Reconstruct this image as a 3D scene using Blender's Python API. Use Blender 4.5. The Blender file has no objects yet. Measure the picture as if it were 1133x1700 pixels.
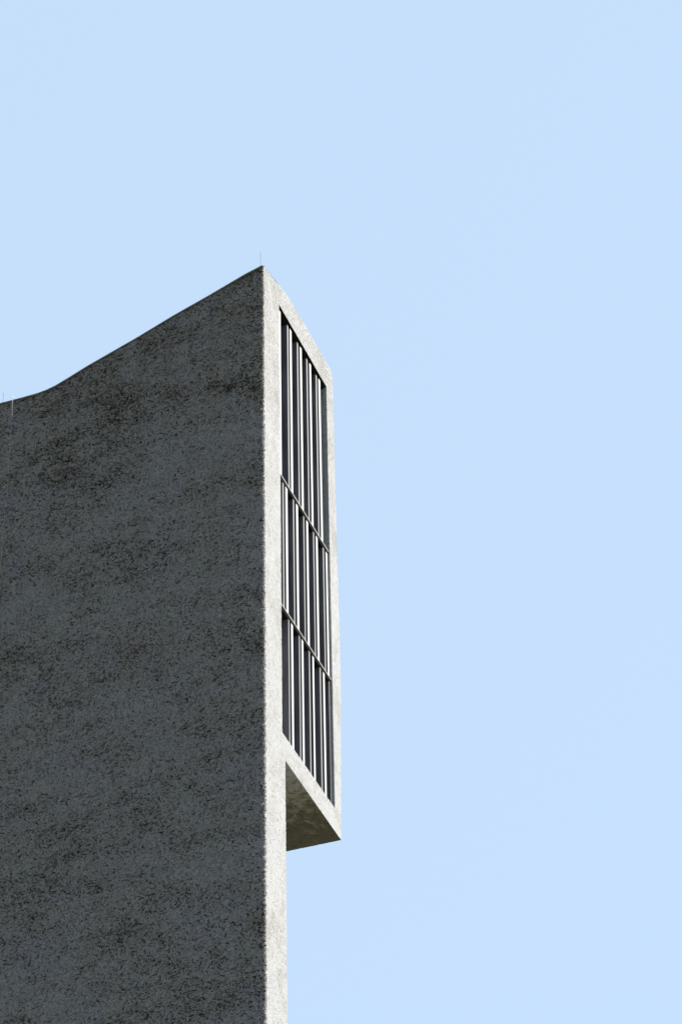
import bpy, bmesh, math
import numpy as np
from mathutils import Vector, Matrix

S = bpy.context.scene
COL = S.collection

# ------------------------------------------------------------------ helpers
def link(name, me, parent=None):
    o = bpy.data.objects.new(name, me)
    COL.objects.link(o)
    if parent is not None:
        o.parent = parent
    return o

def tag(o, label, cat, group=None):
    o['label'] = label; o['category'] = cat
    if group: o['group'] = group

def weld(patches, mats, name, parent=None, smooth=True):
    """patches: (grid of points [nu, nv, 3], keep mask or None, material index, flip)"""
    P, Q, MI, n = [], [], [], 0
    for g, keep, mi, flip in patches:
        nu, nv = g.shape[:2]
        P.append(g.reshape(-1, 3))
        idx = np.arange(nu*nv).reshape(nu, nv) + n
        q = np.stack([idx[:-1, :-1], idx[1:, :-1], idx[1:, 1:], idx[:-1, 1:]], -1)
        if flip: q = q[..., ::-1]
        q = q.reshape(-1, 4)
        if keep is not None: q = q[keep.reshape(-1)]
        Q.append(q); MI.append(np.full(len(q), mi, np.int32)); n += nu*nv
    P = np.concatenate(P); Q = np.concatenate(Q); MI = np.concatenate(MI)
    key = np.round(P*5000).astype(np.int64)
    _, first, inv = np.unique(key, axis=0, return_index=True, return_inverse=True)
    inv = inv.reshape(-1)
    P = P[first]; Q = inv[Q]
    used = np.zeros(len(P), bool); used[Q.reshape(-1)] = True
    remap = np.cumsum(used) - 1
    P = P[used]; Q = remap[Q]
    me = bpy.data.meshes.new(name)
    me.vertices.add(len(P)); me.vertices.foreach_set('co', P.astype(np.float32).reshape(-1))
    me.loops.add(len(Q)*4); me.loops.foreach_set('vertex_index', Q.astype(np.int32).reshape(-1))
    me.polygons.add(len(Q)); me.polygons.foreach_set('loop_start', np.arange(0, len(Q)*4, 4, dtype=np.int32))
    me.polygons.foreach_set('material_index', MI)
    me.polygons.foreach_set('use_smooth', np.full(len(Q), smooth))
    for m in mats: me.materials.append(m)
    me.update(); me.validate()
    return link(name, me, parent)

def boxes(name, lst, mats, parent=None, bev=0.0):
    """axis-aligned boxes (x0,x1,y0,y1,z0,z1,material) as one mesh"""
    bm = bmesh.new()
    for x0, x1, y0, y1, z0, z1, mi in lst:
        r = bmesh.ops.create_cube(bm, size=1, matrix=Matrix.Translation(((x0+x1)/2, (y0+y1)/2, (z0+z1)/2)) @ Matrix.Diagonal((x1-x0, y1-y0, z1-z0, 1)))
        fs = {f for v in r['verts'] for f in v.link_faces}
        for f in fs: f.material_index = mi
    if bev: bmesh.ops.bevel(bm, geom=bm.edges[:], offset=bev, segments=1, affect='EDGES')
    me = bpy.data.meshes.new(name); bm.to_mesh(me); bm.free()
    for m in mats: me.materials.append(m)
    return link(name, me, parent)

def tube(bm, pts, r, n=8):
    pts = [Vector(p) for p in pts]; rings = []
    for i, p in enumerate(pts):
        d = (pts[min(i+1, len(pts)-1)] - pts[max(i-1, 0)]).normalized()
        a = d.orthogonal().normalized(); b = d.cross(a)
        if i and rings:  # keep rings aligned
            ref = (rings[-1][0].co - pts[i-1]); a = (ref - d*ref.dot(d)).normalized(); b = d.cross(a)
        rr = r[i] if isinstance(r, (list, tuple)) else r
        rings.append([bm.verts.new(p + (a*math.cos(t) + b*math.sin(t))*rr) for t in [2*math.pi*k/n for k in range(n)]])
    for u, v in zip(rings, rings[1:]):
        for k in range(n):
            bm.faces.new((u[k], u[(k+1) % n], v[(k+1) % n], v[k])).smooth = True
    bm.faces.new(rings[0][::-1]); bm.faces.new(rings[-1])

# ------------------------------------------------------------------ materials
class N:
    def __init__(self, m):
        m.use_nodes = True; self.t = m.node_tree; self.m = m
        self.bsdf = self.t.nodes['Principled BSDF']; self.out = self.t.nodes['Material Output']
    def new(self, ty, **kw):
        n = self.t.nodes.new(ty)
        for k, v in kw.items(): setattr(n, k, v)
        return n
    def l(self, a, b): self.t.links.new(a, b)
    def noise(self, vec, scale, detail=3, rough=.55, dist=0.0):
        n = self.new('ShaderNodeTexNoise')
        n.inputs['Scale'].default_value = scale; n.inputs['Detail'].default_value = detail
        n.inputs['Roughness'].default_value = rough; n.inputs['Distortion'].default_value = dist
        self.l(vec, n.inputs['Vector']); return n.outputs['Fac']
    def math(self, op, a, b=None, c=None, clamp=False):
        n = self.new('ShaderNodeMath', operation=op, use_clamp=clamp)
        for i, v in enumerate((a, b, c)):
            if v is None: continue
            if isinstance(v, (int, float)): n.inputs[i].default_value = v
            else: self.l(v, n.inputs[i])
        return n.outputs[0]
    def step(self, v, a, b, lo=0.0, hi=1.0):
        n = self.new('ShaderNodeMapRange', interpolation_type='SMOOTHSTEP')
        n.inputs['From Min'].default_value = a; n.inputs['From Max'].default_value = b
        n.inputs['To Min'].default_value = lo; n.inputs['To Max'].default_value = hi
        self.l(v, n.inputs['Value']); return n.outputs['Result']
    def mix(self, f, a, b):
        n = self.new('ShaderNodeMix', data_type='RGBA')
        if isinstance(f, (int, float)): n.inputs[0].default_value = f
        else: self.l(f, n.inputs[0])
        for i, v in ((6, a), (7, b)):
            if isinstance(v, tuple): n.inputs[i].default_value = v + (1,)
            else: self.l(v, n.inputs[i])
        return n.outputs[2]
    def mapping(self, vec, scale, rot=(0, 0, 0), loc=(0, 0, 0)):
        n = self.new('ShaderNodeMapping')
        n.inputs['Scale'].default_value = scale; n.inputs['Rotation'].default_value = rot; n.inputs['Location'].default_value = loc
        self.l(vec, n.inputs['Vector']); return n.outputs['Vector']

BASE = (.312, .313, .32)

def concrete(name, speck, brown, disp, moss_shade=0.0, grime=0.0):
    n = N(bpy.data.materials.new(name)); n.m.displacement_method = 'BOTH'
    co = n.new('ShaderNodeTexCoord').outputs['Object']
    st = n.mapping(co, (1, .52, 1.05), rot=(math.radians(-9), 0, 0))
    patch = n.noise(n.mapping(co, (1, .55, 1.15), rot=(math.radians(-7), 0, 0)), .75, 7, .66, .4)
    patch2 = n.noise(n.mapping(co, (1, .6, 1.2), rot=(math.radians(-10), 0, 0), loc=(3, 7, 1)), 2.6, 6, .66, .3)
    fine = n.noise(st, 34, 4, .65)
    mid = n.noise(st, 15, 5, .62, .3)
    grain = n.noise(n.mapping(co, (1, .7, 1)), 52, 3, .65)
    pm = n.math('ADD', n.math('MULTIPLY', patch, .55), n.math('MULTIPLY', patch2, .45))
    # pits: black growth and the pits' own shade put into the colour, crowded where the patch noise is high
    lvl = n.math('ADD', n.math('ADD', n.math('MULTIPLY', fine, .62), n.math('MULTIPLY', mid, .38)), n.math('MULTIPLY', n.math('SUBTRACT', pm, .5), .34))
    zp = n.new('ShaderNodeSeparateXYZ'); n.l(co, zp.inputs[0])
    lvl = n.math('ADD', lvl, n.step(zp.outputs[2], 35, 38.8, -.010, .015))
    pit = n.step(lvl, .518, .598)
    zz_ = n.new('ShaderNodeSeparateXYZ'); n.l(co, zz_.inputs[0])
    tone = n.step(n.math('ADD', pm, n.math('ADD', n.step(zz_.outputs[2], 36, 39.5, 0, .11), n.math('MULTIPLY', n.math('SUBTRACT', n.noise(n.mapping(co, (1, 2.6, .14)), 1.3, 5, .6), .5), n.step(zz_.outputs[2], 34, 39.5, .18, .7)))), .38, .68)
    c = n.mix(n.math('MULTIPLY', tone, brown), BASE, (.235, .212, .18))
    c = n.mix(n.step(patch2, .3, .75, 0, .22), c, (.35, .362, .392))
    c = n.mix(n.math('MULTIPLY', n.step(mid, .35, .7), .18), c, (.22, .22, .219))
    c = n.mix(n.step(grain, .42, .68, 0, .42*min(1, speck*1.1)), c, (.095, .095, .095))
    hue = n.noise(n.mapping(co, (1, 1, 1), loc=(9, 2, 4)), 1.1, 5, .65, .5)
    c = n.mix(n.step(hue, .5, .66, 0, .35*min(1, speck)), c, (.268, .275, .34))
    c = n.mix(n.step(hue, .5, .34, 0, .35*min(1, speck)), c, (.275, .295, .285))
    if grime:
        gm = n.noise(n.mapping(co, (1, 1, .6)), 2.3, 6, .66, .4)
        c = n.mix(n.step(gm, .46, .66, 0, grime), c, (.215, .212, .185))
        c = n.mix(n.step(n.noise(co, 11, 5, .7), .52, .66, 0, grime*.7), c, (.20, .198, .185))
        c = n.mix(n.step(n.noise(n.mapping(co, (1, 1, .3), loc=(5, 1, 2)), 7, 5, .7), .56, .7, 0, grime*.8), c, (.365, .36, .34))
    if moss_shade:
        xx = n.new('ShaderNodeSeparateXYZ'); n.l(co, xx.inputs[0])
        g = n.noise(co, 1.6, 5, .65, .5)
        c = n.mix(n.math('MULTIPLY', n.step(g, .3, .6, .4*moss_shade, moss_shade), n.step(xx.outputs[0], 1.0, 2.8, .3, 1)), c, (.15, .137, .088))  # olive moss, ramped along x to paint in the soffit's shade gradient
        soffit_shade = n.math('MULTIPLY', n.step(xx.outputs[0], .9, 3.9), .36)  # darkening along x puts soffit shade into the stain
        c = n.mix(n.step(n.math('ADD', n.noise(co, 5.5, 7, .76, .3), soffit_shade), .57, .80, 0, .88), c, (.05, .046, .026))
    c = n.mix(n.math('MULTIPLY', pit, speck), c, (.016, .015, .012))
    n.l(c, n.bsdf.inputs['Base Color'])
    n.bsdf.inputs['Roughness'].default_value = .92
    n.bsdf.inputs['Specular IOR Level'].default_value = .2
    h = n.math('ADD', n.math('MULTIPLY', n.math('SUBTRACT', mid, .5), 1.0), n.math('MULTIPLY', n.math('SUBTRACT', fine, .5), .9))
    h = n.math('ADD', h, n.math('MULTIPLY', n.math('SUBTRACT', grain, .5), .35))
    h = n.math('SUBTRACT', h, n.math('MULTIPLY', pit, .45))
    d = n.new('ShaderNodeDisplacement'); d.inputs['Midlevel'].default_value = 0; d.inputs['Scale'].default_value = disp
    n.l(h, d.inputs['Height']); n.l(d.outputs[0], n.out.inputs['Displacement'])
    return n.m

def plain(name, col, rough, metal=0.0, var=.0, streak=False):
    n = N(bpy.data.materials.new(name))
    co = n.new('ShaderNodeTexCoord').outputs['Object']
    v = n.noise(n.mapping(co, (6, 6, .5) if streak else (3, 3, 3)), 2.0, 4, .6)
    lo = tuple(x*(1-var) for x in col); hi = tuple(min(1, x*(1+var)) for x in col)
    n.l(n.mix(n.step(v, .3, .7), lo, hi), n.bsdf.inputs['Base Color'])
    n.l(n.step(v, .2, .8, rough-.08, rough+.08), n.bsdf.inputs['Roughness'])
    n.bsdf.inputs['Metallic'].default_value = metal
    return n.m

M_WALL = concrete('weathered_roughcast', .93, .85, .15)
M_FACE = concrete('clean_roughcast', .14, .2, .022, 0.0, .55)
M_SOFF = concrete('mossy_shaded_roughcast', .6, .6, .014, .8)
M_TUBE = plain('pale_painted_aluminium', (.31, .314, .32), .45, 0, .05, True)
M_FIN = plain('grey_painted_aluminium', (.094, .09, .104), .5, 0, .3, True)
M_EDGE = plain('shade_grey_aluminium', (.045, .045, .049), .5, 0, .08, True)  # darker front-edge colour stands in for shade from the tube
M_DARK = plain('recess_shade_black', (.012, .012, .013), .7, 0, .1)  # black colour stands in for shade in the recess and fin gaps
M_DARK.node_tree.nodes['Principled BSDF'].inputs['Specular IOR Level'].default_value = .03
M_TRANS = plain('grey_transom_paint', (.12, .12, .125), .5, 0, .08)
M_FLASH = plain('dark_zinc_flashing', (.11, .113, .125), .7, 0, .35)
M_ROD = plain('galvanised_steel', (.07, .075, .085), .6, .0, .1)
M_SHEATH = plain('weathered_cable', (.22, .22, .21), .7, 0, .3)
M_CABLE = plain('pale_cable_sheath', (.45, .45, .43), .6, 0, .15)
gl = N(bpy.data.materials.new('dark_glass'))
gl.bsdf.inputs['Base Color'].default_value = (.015, .017, .022, 1); gl.bsdf.inputs['Roughness'].default_value = .08
M_GLASS = gl.m
gr = N(bpy.data.materials.new('dry_grass_and_paving'))
co = gr.new('ShaderNodeTexCoord').outputs['Object']
gr.l(gr.mix(gr.step(gr.noise(co, .12, 6, .6), .4, .6), (.12, .12, .065), (.24, .225, .185)), gr.bsdf.inputs['Base Color'])
gr.bsdf.inputs['Roughness'].default_value = .95
M_GROUND = gr.m

# ------------------------------------------------------------------ building profile (metres; x along the end face, y into the depth, z up)
XT = [0, .389, .832, 1.18, 1.54, 2.26, 2.9, 3.5, 3.74, 3.83, 3.874]
ZT = [0, .085, .2, .275, .325, .345, .335, .335, .325, .29, .22]
H0 = 40.721
YR = [0, .39, 1.11, 1.885, 2.63, 3.16, 3.66, 4.05, 4.32, 4.5, 4.69, 5.06, 20]
ZR = [0, -.125, -.42, -.715, -1.035, -1.24, -1.435, -1.61, -1.725, -1.775, -1.803, -1.815, -1.815]
def top(x, y):
    return H0 + np.interp(x, XT, ZT) + np.interp(y, YR, ZR)
ZE = [29.95, 30.8, 31.88, 33.0, 33.84, 35.09, 36.36, 38.17, 40.36, 41.2]
XE = [3.79, 3.835, 3.885, 3.94, 3.955, 3.95, 3.92, 3.897, 3.885, 3.874]
WX0, WX1, WZ0, WZ1 = .83, 3.49, 30.45, 40.40       # window opening
BZ = 29.95                                         # underside of the projecting bay
PX_ = .965                                         # pillar thickness below the bay

def lin(a, b, step): return np.linspace(a, b, max(2, int(round(abs(b-a)/step))+1))
def cat(*a):
    out = [a[0]]
    for b in a[1:]: out.append(b[1:])
    return np.concatenate(out)

tower = bpy.data.objects.new('concrete_tower', None); COL.objects.link(tower)
tag(tower, 'tall raw concrete tower with upswept roof edge, dark rough side wall and sunlit window bay', 'building')

RC = .036                                          # the plastered corner is rounded
# ---- the slab: long dark side wall + narrow sunlit end, one continuous skin
ys = cat(lin(13, 6.2, .4), lin(6.2, 5.75, .05), lin(5.75, RC, .0135))
arc = np.linspace(0, math.pi/2, 7)
xs = np.concatenate([RC - RC*np.cos(arc), lin(RC, WX0, .0135)[1:]])
ys_end = np.concatenate([RC - RC*np.sin(arc), np.zeros(len(xs)-7)])
zf = lin(0, 1, .0135/17.2)
ZL = 23.6
def column_grid(X, Y):
    t = top(X, Y)
    return np.stack([np.broadcast_to(X[:, None], (len(X), len(zf))), np.broadcast_to(Y[:, None], (len(X), len(zf))), ZL + zf[None, :]*(t[:, None]-ZL)], -1)
left = column_grid(np.zeros_like(ys), ys)
# end-face columns: keep a row exactly at the bay underside so the pillar edge welds
end = column_grid(xs, ys_end)
zlow = lin(ZL, BZ, .0135)
def sheet(us, vs, fn):
    U, V = np.meshgrid(us, vs, indexing='ij'); x, y, z = fn(U, V)
    o = np.zeros(U.shape); return np.stack([x+o, y+o, z+o], -1)
pill = sheet(lin(WX0, PX_, .0135), zlow, lambda u, v: (u, 0, v))
# weld the pillar strip's inner edge to the end face by sampling the same heights
col = end[-1, :, 2]; below = col[col < BZ - .004]
zz = np.append(below, BZ)
pill = sheet(lin(WX0, PX_, .0135), zz, lambda u, v: (u, 0, v))
pside = sheet(cat(lin(0, .12, .0135), lin(.12, 13, .8)), zz, lambda u, v: (PX_, u, v))
roof_y = cat(lin(.0, 5.75, .0135), lin(5.75, 6.2, .05), lin(6.2, 13, .4))
tj = (np.append(BZ, col[col > BZ + .004]) - BZ)/(col[-1]-BZ)
jamb = sheet(roof_y, tj[::6] if (len(tj)-1) % 6 == 0 else np.append(tj[:-1:6], 1.0), lambda u, v: (WX0, u, BZ + v*(top(np.full_like(u, WX0), u)-BZ)))
ledge = sheet(lin(WX0, PX_, .0135), cat(lin(0, .12, .0135), lin(.12, 13, .8)), lambda u, v: (u, v, BZ))
roof = sheet(np.concatenate([lin(0, .054, .0135), lin(.054, WX0, .09)[1:]]), roof_y, lambda u, v: (u, v, top(u, v)))
lowl = sheet(cat(lin(13, 6.2, .4), lin(6.2, 5.75, .05), lin(5.75, RC, .0135)), np.array([0, ZL]), lambda u, v: (0, u, v))
lowe = sheet(cat(xs, lin(WX0, PX_, .0135)), np.array([0, ZL]), lambda u, v: (u, np.where(u < RC, RC - np.sqrt(np.maximum(0, RC**2-(RC-u)**2)), 0), v))
lows = sheet(cat(lin(0, .12, .0135), lin(.12, 13, .8)), np.array([0, ZL]), lambda u, v: (PX_, u, v))
back = sheet(np.array([0, PX_]), np.array([0, 38.6]), lambda u, v: (u, 13, v))
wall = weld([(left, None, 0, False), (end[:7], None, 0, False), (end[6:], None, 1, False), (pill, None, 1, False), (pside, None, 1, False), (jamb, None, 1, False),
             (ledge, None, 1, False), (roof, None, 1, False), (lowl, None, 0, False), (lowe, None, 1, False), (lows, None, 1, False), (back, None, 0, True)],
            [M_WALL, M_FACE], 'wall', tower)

# ---- the projecting bay: frame round the window, underside, flank, roof
DEP = 3.2
cx = cat(lin(WX0, WX1, .016), lin(WX1, 3.874, .0135))
sx = cx
t1 = lin(0, 1, .0135/.5); t3 = lin(0, 1, .0135/.68)
zrows = cat(BZ + t1*(WZ0-BZ), lin(WZ0, WZ1, .0135))
def edge_x(u, z):                       # the outer jamb bows a little, as built
    e = np.interp(z, ZE, XE)
    return np.where(u > WX1, WX1 + (u-WX1)/(3.874-WX1)*(e-WX1), u)
f1 = sheet(sx, zrows, lambda u, v: (edge_x(u, v), 0, v))
U, V = np.meshgrid(sx, zrows, indexing='ij')
uc = (U[:-1, :-1]+U[1:, 1:])/2; vc = (V[:-1, :-1]+V[1:, 1:])/2
keep = ~((uc < WX1) & (vc > WZ0))
def upz(u, v): return WZ1 + v*(top(np.asarray(u), 0) - WZ1)
f2 = sheet(sx, t3, lambda u, v: (edge_x(u, upz(u, v)), 0, upz(u, v)))
dy = cat(lin(0, .12, .0135), lin(.12, DEP, .03))
dr = cat(lin(0, .1, .0135), lin(.1, .7, .05))
sof = sheet(sx, dy, lambda u, v: (edge_x(u, BZ), v, BZ))
flank1 = sheet(dy, zrows, lambda u, v: (np.interp(v, ZE, XE), u, v))
flank2 = sheet(dy, t3, lambda u, v: (np.interp(upz(3.874, v), ZE, XE), u, WZ1 + v*(top(np.full_like(u, 3.874), u)-WZ1)))
rf = sheet(sx, dy, lambda u, v: (edge_x(u, top(u, 0)), v, top(u, v)))
r_top = sheet(lin(WX0, WX1, .016), dr, lambda u, v: (u, v, WZ1))  # lintel underside, coloured black for the shade of the recess
r_bot = sheet(lin(WX0, WX1, .016), dr, lambda u, v: (u, v, WZ0))
r_jam = sheet(dr, lin(WZ0, WZ1, .0135), lambda u, v: (WX1, u, v))
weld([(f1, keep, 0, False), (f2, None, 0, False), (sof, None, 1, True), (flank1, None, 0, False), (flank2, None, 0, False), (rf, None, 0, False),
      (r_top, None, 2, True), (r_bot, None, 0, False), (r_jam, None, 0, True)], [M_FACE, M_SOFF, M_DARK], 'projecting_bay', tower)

# ---- the block behind, hidden by the slab from the street corner
blk = boxes('rear_block', [(PX_+.003, 4.4, DEP-.02, 12.9, -.2, 38.3, 0)], [plain('rear_render', (.25, .25, .24), .9, 0, .1)], tower)

# ---- flashing along the sloping top of the side wall
yy = np.concatenate([np.linspace(.02, 5.1, 60), [6, 9, 13.0]])
pts = []
bm = bmesh.new(); rows = []
for y in yy:
    z = float(top(0.0, y))
    rows.append([bm.verts.new((x, y, z+dz)) for x, dz in ((-.02, -.014), (-.02, .010), (.12, .04), (.12, .02), (-.008, -.002), (-.008, -.014))])
for a, b in zip(rows, rows[1:]):
    for k in range(6): bm.faces.new((a[k], a[(k+1) % 6], b[(k+1) % 6], b[k]))
bm.faces.new(rows[0][::-1]); bm.faces.new(rows[-1])
bmesh.ops.recalc_face_normals(bm, faces=bm.faces[:])
me = bpy.data.meshes.new('roof_flashing'); bm.to_mesh(me); bm.free(); me.materials.append(M_FLASH)
link('roof_flashing', me, tower)

# ---- three storeys of window: added shade lining, transom, fins (front tube + thin inner plate), pane
DF, DT, DB = .045, .016, .55            # fin front, transom front, back of the recess
rows_ = [
    (36.26, WZ1, [(.862, 1.03), (1.51, 1.63), (2.077, 2.197), (2.612, 2.725), (3.13, 3.25)],
     [None, (1.40, 1.458), (1.945, 2.005), (2.474, 2.53), (3.004, 3.065)]),
    (33.275, 36.23, [(1.195, 1.318), (1.755, 1.876), (2.304, 2.42), (2.825, 2.94), (3.366, 3.47)],
     [(1.073, 1.13), (1.62, 1.678), (2.174, 2.226), (2.704, 2.757), (3.24, 3.298)]),
    (WZ0, 33.245, [(1.425, 1.54), (1.965, 2.072), (2.53, 2.63), (3.09, 3.2)],
     [(1.31, 1.362), (1.85, 1.908), (2.37, 2.432), (2.945, 3.008)]),
]
for i, (z0, z1, whites, greys) in enumerate(rows_):
    shade_lining = boxes('window_shade_lining', [(WX0+.004, WX1-.004, DF+.012, DB, z1-.032, z1-.006, 0), (WX0+.004, WX1-.004, DB, DB+.03, z0, z1-.004, 0)], [M_DARK], tower)  # black ceiling and back panels added to carry the recess shade
    boxes('pane', [(WX0+.03, WX1-.03, DB-.09, DB-.06, z0+.01, z1-.034, 0)], [M_GLASS], shade_lining)
    if i < 2:
        boxes('transom', [(WX0+.004, WX1-.002, DT, DB-.1, z0-.03, z0-.002, 0)], [M_TRANS], shade_lining, .002)
    for w, g in zip(whites, greys):
        parts = [(w[0]+.016, w[1]-.008, DF, DF+.007, z0, z1-.034, 0), (w[0]+.009, w[1]-.009, DF+.008, DF+.11, z0, z1-.034, 3)]  # pale front cap; body behind it coloured black for the gap's shade
        if g:
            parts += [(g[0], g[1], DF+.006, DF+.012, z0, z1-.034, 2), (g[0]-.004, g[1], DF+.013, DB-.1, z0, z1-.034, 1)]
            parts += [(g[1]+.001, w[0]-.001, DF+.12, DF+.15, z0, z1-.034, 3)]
        boxes('fin', parts, [M_TUBE, M_FIN, M_EDGE, M_DARK], shade_lining, .0015)
    if i == 2:
        boxes('fin', [(3.43, 3.48, DF+.006, DF+.028, z0, z1-.034, 1), (3.428, 3.48, DF+.029, DB-.1, z0, z1-.034, 0)], [M_FIN, M_EDGE], shade_lining, .0015)

# ------------------------------------------------------------------ rods and conductor
def rod(name, x, y, z0, z1, label):
    bm = bmesh.new()
    tube(bm, [(x, y, z0-.1), (x, y, z0+.02), (x, y, z0+.021), (x, y, z1-.02), (x, y, z1)], [.010, .010, .0046, .0042, .001])
    me = bpy.data.meshes.new(name); bm.to_mesh(me); bm.free(); me.materials.append(M_ROD)
    o = link(name, me); tag(o, label, 'lightning rod', 'lightning rods on the roof edge'); return o
rod('lightning_rod', .06, .085, float(top(.06, .085)), 41.18, 'thin metal lightning rod standing on the sharp highest corner of the tower')
rod('lightning_rod', .06, 5.47, float(top(.06, 5.47)), 39.24, 'short thin rod standing on the low level part of the roof edge at far left')
bm = bmesh.new()
tube(bm, [(.05, 5.225, 38.985), (-.02, 5.215, 38.99), (-.045, 5.212, 38.95), (-.042, 5.2, 38.5)], .0085)
tube(bm, [(-.042, 5.2, 38.5), (-.04, 5.215, 37.9), (-.042, 5.2, 36.9), (-.04, 5.235, 35.8), (-.042, 5.25, 34.5), (-.04, 5.24, 31), (-.04, 5.24, 0.0)], .0034)
me = bpy.data.meshes.new('conductor_cable'); bm.to_mesh(me); bm.free(); me.materials.append(M_CABLE); me.materials.append(M_SHEATH)
for p in me.polygons: p.material_index = 0 if p.center.z > 38.47 else 1
o = link('conductor_cable', me); tag(o, 'thin pale conductor cable hanging over the roof edge down the dark wall', 'cable')

# ------------------------------------------------------------------ ground
bm = bmesh.new()
bmesh.ops.create_circle(bm, cap_ends=True, radius=2500, segments=64)
me = bpy.data.meshes.new('ground'); bm.to_mesh(me); bm.free(); me.materials.append(M_GROUND)
g = link('ground', me); g['kind'] = 'structure'

# ------------------------------------------------------------------ light
EL, AZ = math.radians(38), math.radians(150)         # azimuth clockwise from +Y
sd = Vector((math.sin(AZ)*math.cos(EL), math.cos(AZ)*math.cos(EL), math.sin(EL)))
L = bpy.data.lights.new('sun', 'SUN'); L.energy = 2.72; L.angle = math.radians(.5); L.color = (1, .955, .875)
so = bpy.data.objects.new('sun', L); COL.objects.link(so); so.rotation_euler = sd.to_track_quat('Z', 'Y').to_euler(); so.location = sd*100
W = bpy.data.worlds.new('World'); S.world = W; W.use_nodes = True
nt = W.node_tree; bg = nt.nodes['Background']
sky = nt.nodes.new('ShaderNodeTexSky'); sky.sky_type = 'NISHITA'; sky.sun_disc = False
sky.sun_elevation = EL; sky.sun_rotation = AZ
sky.air_density = 1.0; sky.dust_density = 1.0; sky.ozone_density = 1.0
mx = nt.nodes.new('ShaderNodeMix'); mx.data_type = 'RGBA'; mx.inputs[0].default_value = .95
mx.inputs[7].default_value = (1.325, 1.735, 2.235, 1)
nt.links.new(sky.outputs[0], mx.inputs[6]); nt.links.new(mx.outputs[2], bg.inputs[0])
bg.inputs[1].default_value = .10

# ------------------------------------------------------------------ camera
cam = bpy.data.cameras.new('camera'); co_ = bpy.data.objects.new('camera', cam); COL.objects.link(co_)
R = Vector((0.34294235, -0.93917669, -0.01837651)); U = Vector((-0.56940355, -0.22339848, 0.79112117)); F = Vector((0.74710785, 0.2608453, 0.61138334))
co_.matrix_world = Matrix(((R.x, U.x, -F.x, -39.94978), (R.y, U.y, -F.y, -15.41402), (R.z, U.z, -F.z, 1.6), (0, 0, 0, 1)))
cam.sensor_fit = 'HORIZONTAL'; cam.sensor_width = 36; cam.lens = 157.825
cam.clip_start = .5; cam.clip_end = 6000
S.camera = co_
S.view_settings.view_transform = 'Standard'; S.view_settings.look = 'None'
S.view_settings.exposure = 2.1; S.view_settings.gamma = 1
